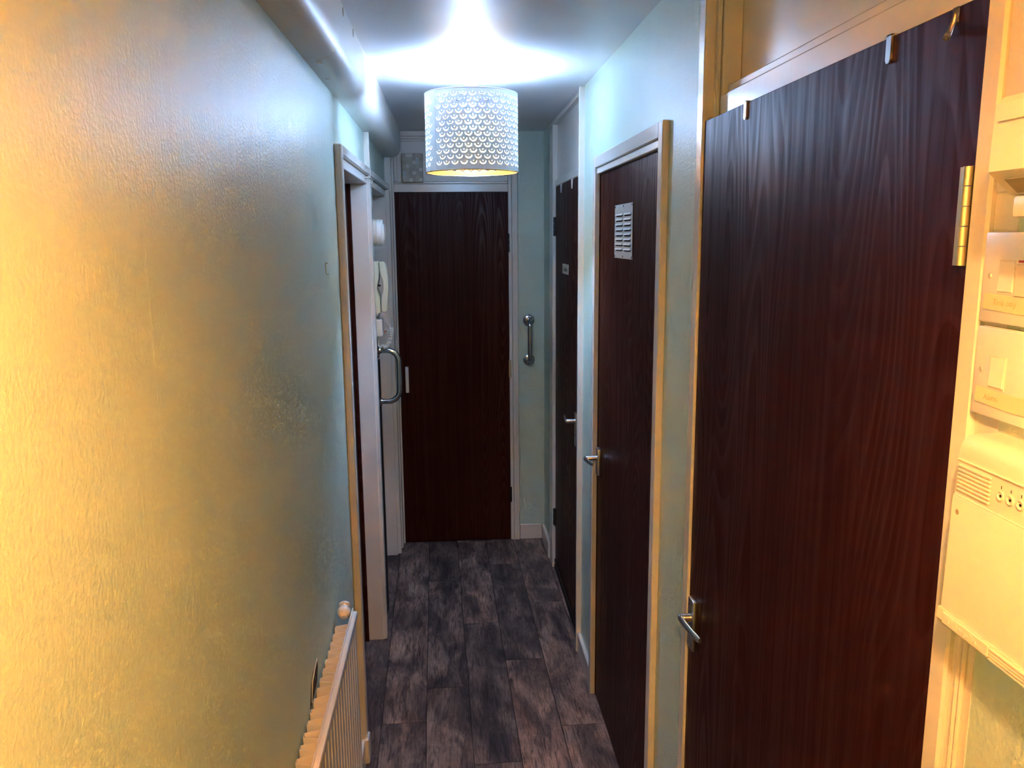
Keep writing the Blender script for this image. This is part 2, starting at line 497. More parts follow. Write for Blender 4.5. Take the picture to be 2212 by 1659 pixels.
obj('bead', box(B(), -0.296, 0.333, FY + 0.003, YE + 0.05, 2.3245, 2.338, 0.003), 'white', t)
obj('top_rail', box(B(), -0.296, 0.333, FY, YE + 0.05, 2.3385, ZT - 0.001, 0.002), 'white', t)
obj('panel', box(B(), -0.277, 0.317, YE - 0.004, YE + 0.05, 2.097, 2.312), 'lining', t)

d = thing('door_1', (0.02, 4.652, 0), 'dark brown flush door at the end of the hallway', 'door', kind='structure')
obj('leaf', box(B(), -0.2955, 0.3325, 4.651, 4.690, 0.004, 2.038, 0.001), 'door_end', d)
obj('pull_handle', box(B(), -0.266, -0.247, 4.626, 4.6515, 0.915, 1.066, 0.002), 'white_plastic', d, 'short pale pink-white pull handle')
def butt_hinge(parent, x, y, z0, z1, r, mat, leaf=None, pins=3, label=None):
    bm = B()
    n = pins
    hh = (z1 - z0) / n
    for k in range(n):
        a, b = z0 + k * hh + 0.0006, z0 + (k + 1) * hh - 0.0006
        lathe(bm, [(0, a), (r, a), (r, b), (0, b)], (x, y, 0), (0, 0, 1), 12)
    if leaf: box(bm, *leaf, z0, z1)
    return obj('hinge', bm, mat, parent, label, smooth=40)
butt_hinge(d, 0.3335, 4.640, 1.707, 1.810, 0.006, 'dark_metal')
butt_hinge(d, 0.3355, 4.638, 0.992, 1.092, 0.0075, 'brass', label='bare brass hinge')
butt_hinge(d, 0.3355, 4.640, 0.239, 0.331, 0.006, 'dark_metal')

# ------------------------------------------------------------------ far right door (bathroom) with panel above
t = thing('trim_5', (XR, 3.8, 0), 'white frame with a tall panel above the far right door', 'door frame', kind='structure')
obj('jamb', box(B(), 0.529, XR + 0.05, 4.206, 4.333, 0, 2.345, 0.003), 'white', t)
obj('jamb', box(B(), 0.5155, XR + 0.05, 3.272, 3.292, 0, ZT - 0.001, 0.002), 'white', t)
obj('jamb', box(B(), 0.5440, XR + 0.05, 3.2925, 3.448, 0, ZT - 0.001, 0.002), 'white', t)
obj('top_rail', box(B(), 0.529, XR + 0.05, 3.2925, 4.333, 2.3455, ZT - 0.001, 0.003), 'white', t)
obj('head_rail', box(B(), 0.543, XR + 0.05, 3.4485, 4.2055, 2.042, 2.075, 0.003), 'white', t)
obj('panel', box(B(), 0.553, XR + 0.05, 3.4485, 4.2055, 2.0755, 2.345), 'white', t)
obj('threshold', box(B(), 0.539, XR + 0.05, 3.4485, 4.2055, 0.0, 0.022, 0.002), 'black', t, 'black gap strip under the door')

def lever(parent, x_plate, y0, z0, y_dir, neck, length, plate, sweep=0.012):
    """lever handle: neck comes out along -x, grip runs along y"""
    px0, pz0, pz1, py0, py1, pth = x_plate, plate[0], plate[1], plate[2], plate[3], plate[4]
    obj('back_plate', box(B(), px0 - pth, px0 + 0.001, py0, py1, pz0, pz1, 0.003, 2), 'satin', parent, smooth=30)
    bm = B()
    xf = px0 - pth
    lathe(bm, [(0, 0), (0.0095, 0), (0.0095, neck - 0.006), (0.007, neck), (0, neck)], (xf, y0, z0), (-1, 0, 0), 18)
    n = 14; rings = []
    for k in range(n + 1):
        u = k / n
        yy = y0 - y_dir * 0.008 + y_dir * u * (length + 0.008)
        xx = xf - neck + 0.004 + (sweep * u * u if u > 0 else 0)
        hh = 0.0095 - 0.002 * u; ww = 0.0052 - 0.001 * u
        if u > 0.93: hh *= 0.8; ww *= 0.8
        if k == 0: hh *= 0.6; ww *= 0.7
        rings.append([bm.verts.new((xx + ww * math.cos(2 * math.pi * q / 12), yy, z0 + hh * math.sin(2 * math.pi * q / 12))) for q in range(12)])
    for a, b in zip(rings, rings[1:]):
        for q in range(12): bm.faces.new((a[q], a[(q + 1) % 12], b[(q + 1) % 12], b[q]))
    bm.faces.new(rings[0]); bm.faces.new(rings[-1])
    return obj('lever', bm, 'satin', parent, smooth=40)

d = thing('door_2', (0.55, 3.8, 0), 'dark brown far right door with small sign plate and silver lever', 'door', kind='structure')
obj('leaf', box(B(), 0.545, 0.585, 3.449, 4.205, 0.034, 2.0395, 0.001), 'door_far', d)
obj('weather_bar', box(B(), 0.5395, 0.5455, 3.452, 4.202, 0.030, 0.052, 0.002), 'dark_metal', d)
lever(d, 0.545, 3.505, 0.985, 1, 0.042, 0.105, (0.870, 1.022, 3.480, 3.524, 0.004), 0.006)
obj('keyhole', lathe(B(), [(0, 0.0008), (0.006, 0.0008), (0.006, 0)], (0.541, 3.502, 0.918), (-1, 0, 0), 12), 'black', d)
sg = obj('sign_plate', box(B(), 0.5415, 0.5455, 3.745, 3.925, 1.618, 1.664, 0.001), 'sign', d, 'small cream sign plate')
obj('sign_print', box(B(), 0.5410, 0.5418, 3.765, 3.885, 1.630, 1.646), 'sign_ink', sg)
butt_hinge(d, 0.5375, 4.212, 1.795, 1.890, 0.008, 'black', leaf=(0.538, 0.5455, 4.185, 4.215), label='black hinge')
butt_hinge(d, 0.5375, 4.212, 0.245, 0.340, 0.008, 'black', leaf=(0.538, 0.5455, 4.185, 4.215), label='black hinge')

# ------------------------------------------------------------------ middle right door with the vent
t = thing('trim_6', (XR, 2.5, 0), 'cream casing around the vented dark door', 'door frame', kind='structure')
obj('casing', box(B(), 0.5195, XR + 0.001, 2.010, 2.050, 0, 2.0685, 0.002), 'white', t)
obj('casing', box(B(), 0.5195, XR + 0.002, 2.936, 2.976, 0, 2.0685, 0.002), 'white', t)
obj('casing_head', box(B(), 0.5195, XR + 0.001, 2.0505, 2.9355, 2.030, 2.0685, 0.002), 'white', t)
obj('lining_head', box(B(), 0.5275, XR + 0.05, 2.0505, 2.9355, 2.009, 2.0295, 0.002), 'lining', t)

d = thing('door_3', (0.541, 2.5, 0), 'dark red-brown door with a slotted metal vent plate', 'door', kind='structure')
obj('leaf', box(B(), 0.541, 0.580, 2.046, 2.955, 0.004, 2.0085, 0.001), 'door_mid', d)
lever(d, 0.541, 2.885, 0.985, -1, 0.047, 0.085, (0.922, 1.022, 2.862, 2.908, 0.014), 0.014)
butt_hinge(d, 0.5365, 2.058, 0.962, 1.066, 0.006, 'brass', leaf=(0.538, 0.5415, 2.06, 2.082), label='paint-streaked brass hinge')
butt_hinge(d, 0.5365, 2.058, 1.70, 1.80, 0.006, 'dark_metal')
VC = ((2.424, 2.522), (2.541, 2.645))
bm = B()                                                     # plate with real openings, the door shows through them
px0, px1 = 0.5385, 0.5400
box(bm, px0, px1, 2.405, VC[0][0] + 0.004, 1.7235, 1.890)
box(bm, px0, px1, VC[0][1] - 0.004, VC[1][0] + 0.004, 1.7235, 1.890)
box(bm, px0, px1, VC[1][1] - 0.004, 2.665, 1.7235, 1.890)
for ya, yb in VC:
    edges = [1.890]
    for k in range(8): edges += [1.857 - k * 0.0152 + 0.0028, 1.857 - k * 0.0152 - 0.0050]
    edges.append(1.7235)
    for q in range(0, len(edges), 2): box(bm, px0, px1, ya + 0.004, yb - 0.004, edges[q + 1], edges[q])
box(bm, px1, 0.5412, 2.405, 2.665, 1.7235, 1.728); box(bm, px1, 0.5412, 2.405, 2.665, 1.885, 1.890)
ve = obj('vent_plate', bm, 'plate', d, 'slotted grey metal vent plate')
for ya, yb in VC:
    for k in range(8):
        zc = 1.857 - k * 0.0152
        bm = B()
        prism(bm, [(0.5386, zc + 0.0050), (0.5342, zc - 0.0002), (0.5350, zc - 0.0012), (0.5386, zc + 0.0030)], 'y', ya, yb)
        obj('louvre', bm, 'plate', ve)
for (yy, zz) in ((2.414, 1.884), (2.535, 1.884), (2.656, 1.884), (2.414, 1.7295), (2.535, 1.7295), (2.656, 1.7295)):
    obj('screw', lathe(B(), [(0, 0.0012), (0.003, 0.0008), (0.0034, 0)], (0.5385, yy, zz), (-1, 0, 0), 10), 'dark_metal', ve)

# ------------------------------------------------------------------ near right door with the recessed panel above
t = thing('trim_7', (XR, 1.3, 0), 'white frame and recessed panel around the large near door', 'door frame', kind='structure')
obj('jamb', box(B(), 0.530, 0.600, 1.7255, 1.7655, 0, ZT - 0.001, 0.003), 'white', t)
obj('stepped_stop', box(B(), 0.5515, 0.561, 1.709, 1.7250, 2.0285, ZT - 0.001, 0.002), 'white', t)
obj('stepped_stop', box(B(), 0.5615, 0.600, 1.700, 1.7250, 2.0285, ZT - 0.001, 0.002), 'white', t)
obj('jamb', box(B(), 0.529, 0.600, 0.7800, 0.8095, 0, ZT - 0.001, 0.003), 'white', t)
obj('head_rail', box(B(), 0.558, 0.640, 0.810, 1.7000, 2.028, 2.0745, 0.003), 'white', t)
obj('head_rail', box(B(), 0.573, 0.640, 0.810, 1.6995, 2.0750, 2.0945, 0.003), 'white', t)
obj('panel', box(B(), 0.600, 0.640, 0.810, 1.7250, 2.0950, ZT - 0.001), 'white', t)

d = thing('door_4', (0.535, 1.27, 0), 'large dark red-brown grained door closest to the fuse switches', 'door', kind='structure')
obj('leaf', box(B(), 0.535, 0.5575, 0.813, 1.7245, 0.006, 2.0265, 0.0015), 'door_near', d)
lever(d, 0.535, 1.684, 0.942, -1, 0.026, 0.108, (0.868, 0.988, 1.662, 1.702, 0.010), 0.012)
for zz in (0.978, 0.972):
    obj('screw', lathe(B(), [(0, 0.0006), (0.0022, 0.0006), (0.0026, 0)], (0.525, 1.672 if zz > 0.975 else 1.692, zz), (-1, 0, 0), 10), 'dark_metal', d)
butt_hinge(d, 0.5290, 0.8165, 1.760, 1.861, 0.0052, 'brass', leaf=(0.5325, 0.5355, 0.815, 0.836), pins=5, label='brass hinge beside the jamb')
butt_hinge(d, 0.5290, 0.8165, 0.25, 0.351, 0.0052, 'brass', leaf=(0.5325, 0.5355, 0.815, 0.836), pins=5)

# hooks hung over door tops
def over_hook(y, z_top, w, drop, label, mat='satin', x=0.535, taper=1.0):
    o = thing('over_door_hook', (x, y, z_top), label, 'hook', 'hooks over the door tops')
    bm = B()
    prism(bm, [(y - w / 2, z_top + 0.002), (y + w / 2, z_top + 0.002), (y + w / 2 * taper, z_top - drop + 0.004), (y + w / 4 * taper, z_top - drop), (y - w / 4 * taper, z_top - drop), (y - w / 2 * taper, z_top - drop + 0.004)], 'x', x - 0.0035, x - 0.0005)
    obj('front_strip', bm, mat, o)
    obj('top_bend', box(B(), x - 0.0035, x + 0.018, y - w / 2, y + w / 2, z_top + 0.0003, z_top + 0.002), mat, o)
    return o
over_hook(1.482, 2.0265, 0.011, 0.030, 'small metal hook over the near door, beside its white frame step')
over_hook(0.998, 2.0265, 0.011, 0.031, 'larger-looking bare steel hook over the near door top by the rusty mark')
over_hook(3.995, 2.0395, 0.040, 0.040, 'pointed white hook over the far right door, on its hinge side', 'white_plastic', 0.545, 0.12)
over_hook(3.640, 2.0395, 0.040, 0.040, 'pointed white hook over the far right door, on its handle side', 'white_plastic', 0.545, 0.12)
o = thing('adhesive_hook', (0.535, 0.868, 1.995), 'clear plastic teardrop hook near the top corner of the near door', 'hook')
bm = B()
tube(bm, [(0.534, 0.868, 2.021), (0.532, 0.870, 2.010), (0.5295, 0.872, 2.000), (0.5265, 0.870, 1.9965), (0.5255, 0.866, 2.000)], [0.0022, 0.0024, 0.0030, 0.0040, 0.0028], 10)
obj('hook_arm', bm, 'clear', o, smooth=True)
obj('hook_base', box(B(), 0.5325, 0.5352, 0.864, 0.874, 2.010, 2.0262, 0.001), 'clear', o)

# ------------------------------------------------------------------ ceiling lamps: perforated drum with copper lining
def perforated(r, z0, z1, rows, cols, seam_cols, edge=0.0):
    w = 2 * math.pi * r / cols
    margin_t, margin_b = 0.011, 0.014
    h = (z1 - z0 - margin_t - margin_b) / rows
    a, D, tk = 0.0118, 0.0112, 0.0036
    yt = h * 0.5 + 0.0048
    V = []; Fc = []
    rect = [(-w / 2 + w * k / 4, 0) for k in range(5)] + [(w / 2 - w * k / 4, h) for k in range(5)]
    ids = []
    for p in rect: ids.append(len(V)); V.append(Vector(p))
    Fc.append(ids)
    cres = []
    n = 10
    for k in range(n + 1):
        x = -a * math.cos(math.pi * k / n); cres.append((x, yt - D * math.sin(math.pi * k / n)))
    ai = a - 0.0024
    for k in range(n + 1):
        x = ai * math.cos(math.pi * k / n); cres.append((x, yt - (D - tk) * math.sin(math.pi * k / n) + 0.0003))
    ids = []
    for p in cres: ids.append(len(V)); V.append(Vector(p))
    Fc.append(ids)
    ids = []
    for k in range(6):
        q = 2 * math.pi * k / 6
        ids.append(len(V)); V.append(Vector((0.0017 * math.cos(q), yt + 0.0006 + 0.0019 * math.sin(q))))
    dot = [tuple(V[i]) for i in ids]
    Fc.append(ids)
    vo, eo, fo, ov, oe, of = delaunay_2d_cdt(V, [], Fc, 0, 1e-7)
    tris = [f for f, src in zip(fo, of) if 0 in src and 1 not in src and 2 not in src]
    verts, faces = [], []
    def put(u, v):
        ph = u / r
        verts.append((r * math.sin(ph), -r * math.cos(ph), v)); return len(verts) - 1
    for row in range(rows):
        zb = z1 - margin_t - (row + 1) * h
        off = (row % 2) * w / 2
        for c in range(cols):
            uc = c * w + off
            if c in seam_cols:
                for k in range(4):
                    ua, ub = uc - w / 2 + w * k / 4, uc - w / 2 + w * (k + 1) / 4
                    faces.append((put(ua, zb), put(ub, zb), put(ub, zb + h), put(ua, zb + h)))
                continue
            base = len(verts)
            for p in vo: put(uc + p.x, zb + p.y)
            for f in tris: faces.append(tuple(base + i for i in f))
            if edge:                                    # cut edges of the card inside each hole
                for loop in (cres, dot):
                    outer = [put(uc + p[0], zb + p[1]) for p in loop]
                    inner = []
                    for p in loop:
                        i = put(uc + p[0], zb + p[1]); q = verts[i]; k_ = (r - edge) / r
                        verts[i] = (q[0] * k_, q[1] * k_, q[2]); inner.append(i)
                    for k in range(len(loop)):
                        k2 = (k + 1) % len(loop)
                        faces.append((outer[k], outer[k2], inner[k2], inner[k]))
    for (za, zb) in ((z0, z0 + margin_b), (z1 - margin_t, z1)):
        for k in range(cols * 4):
            ua, ub = k * w / 4, (k + 1) * w / 4
            faces.append((put(ua, za), put(ub, za), put(ub, zb), put(ua, zb)))
    return verts, faces

def mesh_from(name, verts, faces, mat):
    me = bpy.data.meshes.new(name); me.from_pydata(verts, [], faces); me.materials.append(M[mat])
    for p in me.polygons: p.use_smooth = True
    return me
SR = 0.161                                   # shade radius
SEAM = (27,)
SHADES = {}
def shade_meshes(z0, z1, rows, lining):
    key = (z0, z1)
    SM = SEAM if lining == 'gold' else tuple(range(32))     # the near lamp has a plain drum
    if key not in SHADES:
        SHADES[key] = (mesh_from('shade', *perforated(SR, z0, z1, rows, 32, SM, 0.0018), 'shade'),
                       mesh_from('shade_lining', *perforated(SR - 0.0018, z0, z1, rows, 32, SM), lining))
    return SHADES[key]

def make_lamp(x, y, bulb_mat, label, bulb_z, SZ0, SZ1, rows, lining, tail=''):
    group = None
    t = thing('ceiling_lamp' + tail, (x, y, ZT), label, 'lamp', group)
    sh = bpy.data.objects.new('shade', shade_meshes(SZ0, SZ1, rows, lining)[0]); C.objects.link(sh); sh.parent = t; WL[sh.name] = WL[t.name]
    li = bpy.data.objects.new('shade_lining', shade_meshes(SZ0, SZ1, rows, lining)[1]); C.objects.link(li); li.parent = sh; WL[li.name] = WL[t.name]
    L = lambda px, py, pz: (x + px, y + py, ZT + pz)
    def ring(z, r, rr, mat, name, par):
        bm = B()
        n = 72
        loop = [L(r * math.cos(2 * math.pi * k / n), r * math.sin(2 * math.pi * k / n), z) for k in range(n)]
        rings = []
        for k in range(n):
            q = 2 * math.pi * k / n
            ra = Vector((math.cos(q), math.sin(q), 0))
            rings.append([bm.verts.new(Vector(loop[k]) + ra * rr * math.cos(2 * math.pi * j / 8) + Vector((0, 0, rr * math.sin(2 * math.pi * j / 8)))) for j in range(8)])
        for k in range(n):
            a, b = rings[k], rings[(k + 1) % n]
            for j in range(8): bm.faces.new((a[j], a[(j + 1) % 8], b[(j + 1) % 8], b[j]))
        return obj(name, bm, mat, par, smooth=True)
    ring(SZ1, SR - 0.0006, 0.0018, 'shade', 'rim', sh)
    ring(SZ0, SR - 0.0006, 0.0022, 'rim', 'rim', sh)
    # overlap seam of the card
    ph = (SEAM[0] + 0.50) * 2 * math.pi / 32
    a0, a1 = ph - 0.005, ph + 0.005
    bm = B()
    vv = []
    for k in range(5):
        q = a0 + (a1 - a0) * k / 4
        vv.append([bm.verts.new(L((SR + 0.0014) * math.sin(q), -(SR + 0.0014) * math.cos(q), z)) for z in (SZ0 + 0.001, SZ1 - 0.001)])
    for a, b in zip(vv, vv[1:]): bm.faces.new((a[0], b[0], b[1], a[1]))
    q = a1
    e = [bm.verts.new(L(SR * math.sin(q), -SR * math.cos(q), z)) for z in (SZ0 + 0.001, SZ1 - 0.001)]
    bm.faces.new((vv[-1][0], e[0], e[1], vv[-1][1]))
    obj('seam', bm, 'shade', sh)
    # ceiling rose, flange, lamp holder
    obj('ceiling_rose', lathe(B(), [(0, 0.001), (0.046, 0.001), (0.046, -0.008), (0.044, -0.009), (0.044, -0.028), (0.036, -0.040), (0, -0.040)], L(0, 0, 0), (0, 0, 1), 40), 'white_plastic', t, smooth=35)
    obj('holder', lathe(B(), [(0, -0.038), (0.019, -0.038), (0.019, -0.046), (0.026, -0.047), (0.026, -0.052), (0.019, -0.053), (0.018, -0.075), (0.024, -0.076), (0.024, -0.088), (0.017, -0.090), (0.017, -0.100), (0, -0.100)], L(0, 0, 0), (0, 0, 1), 28), 'white_plastic', t, smooth=35)
    for k in range(3):
        q = 2 * math.pi * k / 3 + 0.55
        cx, sx = math.cos(q), math.sin(q)
        obj('carrier_arm', tube(B(), [L(0.020 * cx, 0.020 * sx, -0.079), L(0.05 * cx, 0.05 * sx, -0.080), L(0.13 * cx, 0.13 * sx, SZ1 + 0.0), L((SR - 0.002) * cx, (SR - 0.002) * sx, SZ1 - 0.001)], 0.0025, 8), 'white_plastic', t, smooth=True)
    bz = bulb_z
    obj('bulb_collar_shield', lathe(B(), [(0, -0.098), (0.013, -0.098), (0.016, bz + 0.024), (0.036, bz + 0.0205), (0.036, bz + 0.017), (0, bz + 0.017)], L(0, 0, 0), (0, 0, 1), 28), 'white_plastic', t, smooth=35)  # bulb collar with an unseen flange, widened to keep direct light off the rose
    obj('bulb' + tail, lathe(B(), [(0, bz + 0.0165), (0.0205, bz + 0.0165), (0.0210, bz + 0.010), (0.0210, bz - 0.055), (0.017, bz - 0.066), (0.009, bz - 0.072), (0, bz - 0.073)], L(0, 0, 0), (0, 0, 1), 28), bulb_mat, t, smooth=True)
    return t

make_lamp(0.087, 2.95, 'cool', 'white drum ceiling lamp with crescent cut-outs and copper lining', -0.134, 2.0155 - ZT, 2.2765 - ZT, 13, 'gold')
make_lamp(0.060, 0.0, 'warm', 'shallow drum ceiling lamp with a warm bulb over the near end', -0.134, 2.132 - ZT, 2.310 - ZT, 9, 'gold_near', '_offscreen')

# ------------------------------------------------------------------ radiator under the left wall
t = thing('radiator', (-0.31, 1.6, 0.14), 'cream ribbed panel radiator on the green wall', 'radiator')
RY0, RY1, RZ0, RZ1 = 0.90, 2.172, 0.14, 0.762
# fluted front sheet
pts_f = []
pitch = 0.0420
n = int((RY1 - RY0) / pitch)
prof = []
for k in range(n):
    y = RY0 + k * pitch
    prof += [(-0.2885, y), (-0.2885, y + 0.005), (-0.2835, y + 0.0075), (-0.2835, y + 0.0395), (-0.2885, y + 0.0418)]
prof.append((-0.2885, RY1))
bm = B()
lo = [bm.verts.new((p[0], p[1], RZ0)) for p in prof]; hi = [bm.verts.new((p[0], p[1], RZ1 - 0.022)) for p in prof]
for i in range(len(prof) - 1): bm.faces.new((lo[i], lo[i + 1], hi[i + 1], hi[i]))
obj('fluted_front', bm, 'rad', t)
obj('panel_back', box(B(), -0.3010, -0.2895, RY0, RY1 - 0.001, RZ0, RZ1 - 0.018, 0.002), 'rad', t)
bm = box(B(), -0.2935, -0.2800, RY0, RY1, RZ1 - 0.024, RZ1 - 0.002, 0.003, 2)
box(bm, -0.2945, -0.2915, RY0, RY1 + 0.004, RZ1 - 0.006, RZ1 + 0.006, 0.001)
obj('top_rail', bm, 'rad', t, smooth=30)
obj('bottom_rail', box(B(), -0.2935, -0.2810, RY0, RY1, RZ0 - 0.010, RZ0 + 0.012, 0.003), 'rad', t)
# convector fins: folded sheet between the panel and the wall
fp = 0.0445
k = 0
bm = B()
poly = []
y = RY0 + 0.02
while y + fp < RY1 - 0.03:
    poly += [(-0.3020, y), (-0.3020, y + 0.010), (-0.3335, y + 0.018), (-0.3335, y + 0.034)]
    y += fp
poly.append((-0.3020, y))
lo = [bm.verts.new((p[0], p[1], RZ0 + 0.03)) for p in poly]; hi = [bm.verts.new((p[0], p[1], RZ1 - 0.016)) for p in poly]
for i in range(len(poly) - 1): bm.faces.new((lo[i], lo[i + 1], hi[i + 1], hi[i]))
me_ = obj('convector_fins', bm, 'rad', t)
sol = me_.modifiers.new('thickness', 'SOLIDIFY'); sol.thickness = 0.0012
bm = lathe(B(), [(0, 0.021), (0.009, 0.019), (0.016, 0.011), (0.0185, 0.0), (0.0165, -0.009), (0.0125, -0.014), (0.0125, -0.018), (0.0155, -0.021), (0.0155, -0.027), (0.011, -0.030), (0, -0.030)], (-0.314, 2.150, 0.768), (0.05, -0.75, -0.35), 24)
obj('valve_cap', bm, 'cream', t, 'round cream valve cap', smooth=True)
obj('valve_stem', tube(B(), [(-0.3135, 2.170, 0.777), (-0.305, 2.166, 0.745)], 0.006, 10), 'cream', t, smooth=True)

# torn plaster beside the radiator, picture hook
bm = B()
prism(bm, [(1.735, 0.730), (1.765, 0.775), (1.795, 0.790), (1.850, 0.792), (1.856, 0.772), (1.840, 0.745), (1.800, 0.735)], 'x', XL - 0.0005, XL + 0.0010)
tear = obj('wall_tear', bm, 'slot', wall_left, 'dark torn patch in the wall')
obj('loose_paint', tube(B(), [(XL + 0.001, 1.755, 0.735), (XL + 0.002, 1.772, 0.778), (XL + 0.003, 1.800, 0.792), (XL + 0.001, 1.850, 0.794)], 0.0012, 6), 'white', tear)
obj('paper_seam', box(B(), XL - 0.0005, XL + 0.00012, 0.9558, 0.9572, 1.55, 1.815), 'green', wall_left)
o = thing('picture_hook', (XL, 2.30, 1.70), 'tiny brass picture hook on the green wall above the radiator', 'hook')
obj('nail', tube(B(), [(XL - 0.002, 2.300, 1.726), (XL + 0.007, 2.298, 1.725)], 0.0012, 8), 'brass', o)
obj('hook_plate', tube(B(), [(XL + 0.001, 2.300, 1.728), (XL + 0.001, 2.300, 1.699), (XL + 0.004, 2.297, 1.695), (XL + 0.009, 2.294, 1.698)], 0.0011, 8), 'brass', o)

# ------------------------------------------------------------------ chrome grab rails
def grab_rail(pts, flanges, axis, tube_r, label):
    base = Vector(flanges[1]); t = thing('grab_rail', base, label, 'grab rail', 'chrome grab rails')
    obj('bar', tube(B(), pts, tube_r, 18), 'chrome', t, smooth=60)
    ax = Vector(axis)
    for f in flanges:
        fl = obj('flange', lathe(B(), [(0.0, 0.0), (0.034, 0.0), (0.0335, 0.004), (0.029, 0.008), (0.016, 0.0105), (0.0145, 0.016), (0.0, 0.016)], f, ax, 32), 'chrome', t, smooth=35)
        for k in range(3):
            q = 2 * math.pi * k / 3 + 0.5
            side = ax.orthogonal().normalized(); sd2 = ax.cross(side)
            p = Vector(f) + ax * 0.0075 + (side * math.cos(q) + sd2 * math.sin(q)) * 0.024
            obj('screw', lathe(B(), [(0, 0.0026), (0.0028, 0.002), (0.004, 0)], p, ax, 10), 'satin', fl, smooth=True)
    return t
def u_path(p0, out, p1, reach, rad, n=9):
    """from p0 out by reach, along to p1 and back, with rounded corners"""
    p0, p1, out = Vector(p0), Vector(p1), Vector(out).normalized()
    al = (p1 - p0).normalized(); pts = [p0]
    c = p0 + out * (reach - rad) + al * rad
    for k in range(n + 1):
        q = math.pi / 2 * k / n
        pts.append(c - al * rad * math.cos(q) + out * rad * math.sin(q))
    c = p1 + out * (reach - rad) - al * rad
    for k in range(n + 1):
        q = math.pi / 2 * k / n
        pts.append(c + out * rad * math.cos(q) + al * rad * math.sin(q))
    pts.append(p1); return pts
a, b = (0.447, YE, 1.320), (0.447, YE, 1.090)
grab_rail(u_path(a, (0, -1, 0), b, 0.075, 0.035), [a, b], (0, -1, 0), 0.0125, 'upright chrome grab rail on the narrow green end wall')
a, b = (XL, 3.755, 1.283), (XL, 3.755, 1.043)
grab_rail(u_path(a, (1, 0, 0), b, 0.098, 0.055), [a, b], (1, 0, 0), 0.0125, 'chrome grab rail below the door-entry handset')

# ------------------------------------------------------------------ entry handset, alarm, junction box
t = thing('smoke_alarm', (XL, 3.62, 1.815), 'round cream alarm on the wall above the handset', 'alarm')
obj('base_ring', lathe(B(), [(0, 0), (0.054, 0), (0.056, 0.003), (0.056, 0.032), (0, 0.032)], (XL, 3.62, 1.815), (1, 0, 0), 40), 'cream', t, smooth=35)
obj('cover', lathe(B(), [(0, 0.0325), (0.0565, 0.0325), (0.0570, 0.036), (0.0565, 0.052), (0.052, 0.058), (0.0, 0.058)], (XL, 3.62, 1.815), (1, 0, 0), 40), 'white_plastic', t, smooth=35)
obj('lens', lathe(B(), [(0, 0.058), (0.040, 0.058), (0.034, 0.063), (0.0, 0.065)], (XL, 3.62, 1.815), (1, 0, 0), 32), 'white_plastic', t, smooth=True)

t = thing('wall_phone', (XL, 3.62, 1.47), 'pale plastic door-entry handset hanging beside the end door', 'phone')
prof = [(XL, 1.480), (XL, 1.692), (-0.312, 1.694), (-0.307, 1.688), (-0.3055, 1.645), (-0.308, 1.618), (-0.315, 1.592), (-0.317, 1.575), (-0.312, 1.556), (-0.306, 1.538), (-0.304, 1.500), (-0.304, 1.474), (-0.312, 1.470), (-0.330, 1.472)]
obj('cradle', prism(B(), prof, 'y', 3.578, 3.662), 'phone', t)
obj('cradle_shell', prism(B(), [(XL, 1.478), (XL, 1.691), (-0.322, 1.694), (-0.320, 1.650), (-0.326, 1.590), (-0.326, 1.560), (-0.318, 1.520), (-0.318, 1.474)], 'y', 3.5745, 3.580), 'phone', t)
obj('hook_switch', box(B(), -0.316, -0.303, 3.612, 3.622, 1.584, 1.592, 0.001), 'black', t)
hp = [(-0.3045, 1.690), (-0.290, 1.693), (-0.281, 1.688), (-0.273, 1.660), (-0.268, 1.620), (-0.267, 1.580), (-0.270, 1.545), (-0.274, 1.510), (-0.276, 1.480), (-0.282, 1.471), (-0.297, 1.473), (-0.3015, 1.480), (-0.3015, 1.515), (-0.3000, 1.540), (-0.2925, 1.560), (-0.2895, 1.588), (-0.2925, 1.614), (-0.3010, 1.634), (-0.3040, 1.655)]
hs = obj('handset', prism(B(), hp, 'y', 3.596, 3.648), 'phone', t)
bv = hs.modifiers.new('soft', 'BEVEL'); bv.width = 0.005; bv.segments = 3; bv.limit_method = 'ANGLE'
pts = [Vector((-0.284, 3.620, 1.475)), Vector((-0.286, 3.620, 1.450)), Vector((-0.280, 3.618, 1.425)), Vector((-0.268, 3.616, 1.408))]
bm = tube(B(), pts, 0.0022, 8)
# coiled length hanging in a loop
path = []
for k in range(21):
    u = k / 20
    path.append(Vector((-0.264 - 0.042 * u * u * (1.2 - 0.2 * u), 3.615, 1.402 - 0.088 * math.sin(min(1, u * 1.08) * math.pi / 2) + (0.012 if u > 0.92 else 0) * (u - 0.92) / 0.08)))
coil = []
turns = 15; N = turns * 10
for k in range(N + 1):
    u = k / N; f = u * 20; i = min(19, int(f)); p = path[i].lerp(path[i + 1], f - i)
    tg = (path[i + 1] - path[i]).normalized(); sd = Vector((0, 1, 0)); up = tg.cross(sd)
    q = 2 * math.pi * turns * u
    coil.append(p + (sd * math.cos(q) + up * math.sin(q)) * 0.0075)
tube(bm, coil, 0.0018, 6)
obj('coiled_cord', bm, 'cream', t, smooth=True)
obj('lower_lead', tube(B(), [(-0.306, 3.615, 1.326), (-0.314, 3.615, 1.312), (-0.322, 3.615, 1.325), (-0.320, 3.615, 1.368)], 0.0030, 8), 'cream', t, smooth=True)
obj('red_tag', prism(B(), [(-0.2955, 1.386), (-0.284, 1.392), (-0.2845, 1.383)], 'y', 3.606, 3.610), 'red', t, 'small red tag')
t = thing('junction_box', (XL, 3.62, 1.366), 'small cream junction box under the handset', 'junction box')
obj('box', box(B(), XL, -0.3005, 3.585, 3.655, 1.368, 1.440, 0.003, 2), 'cream', t, smooth=30)
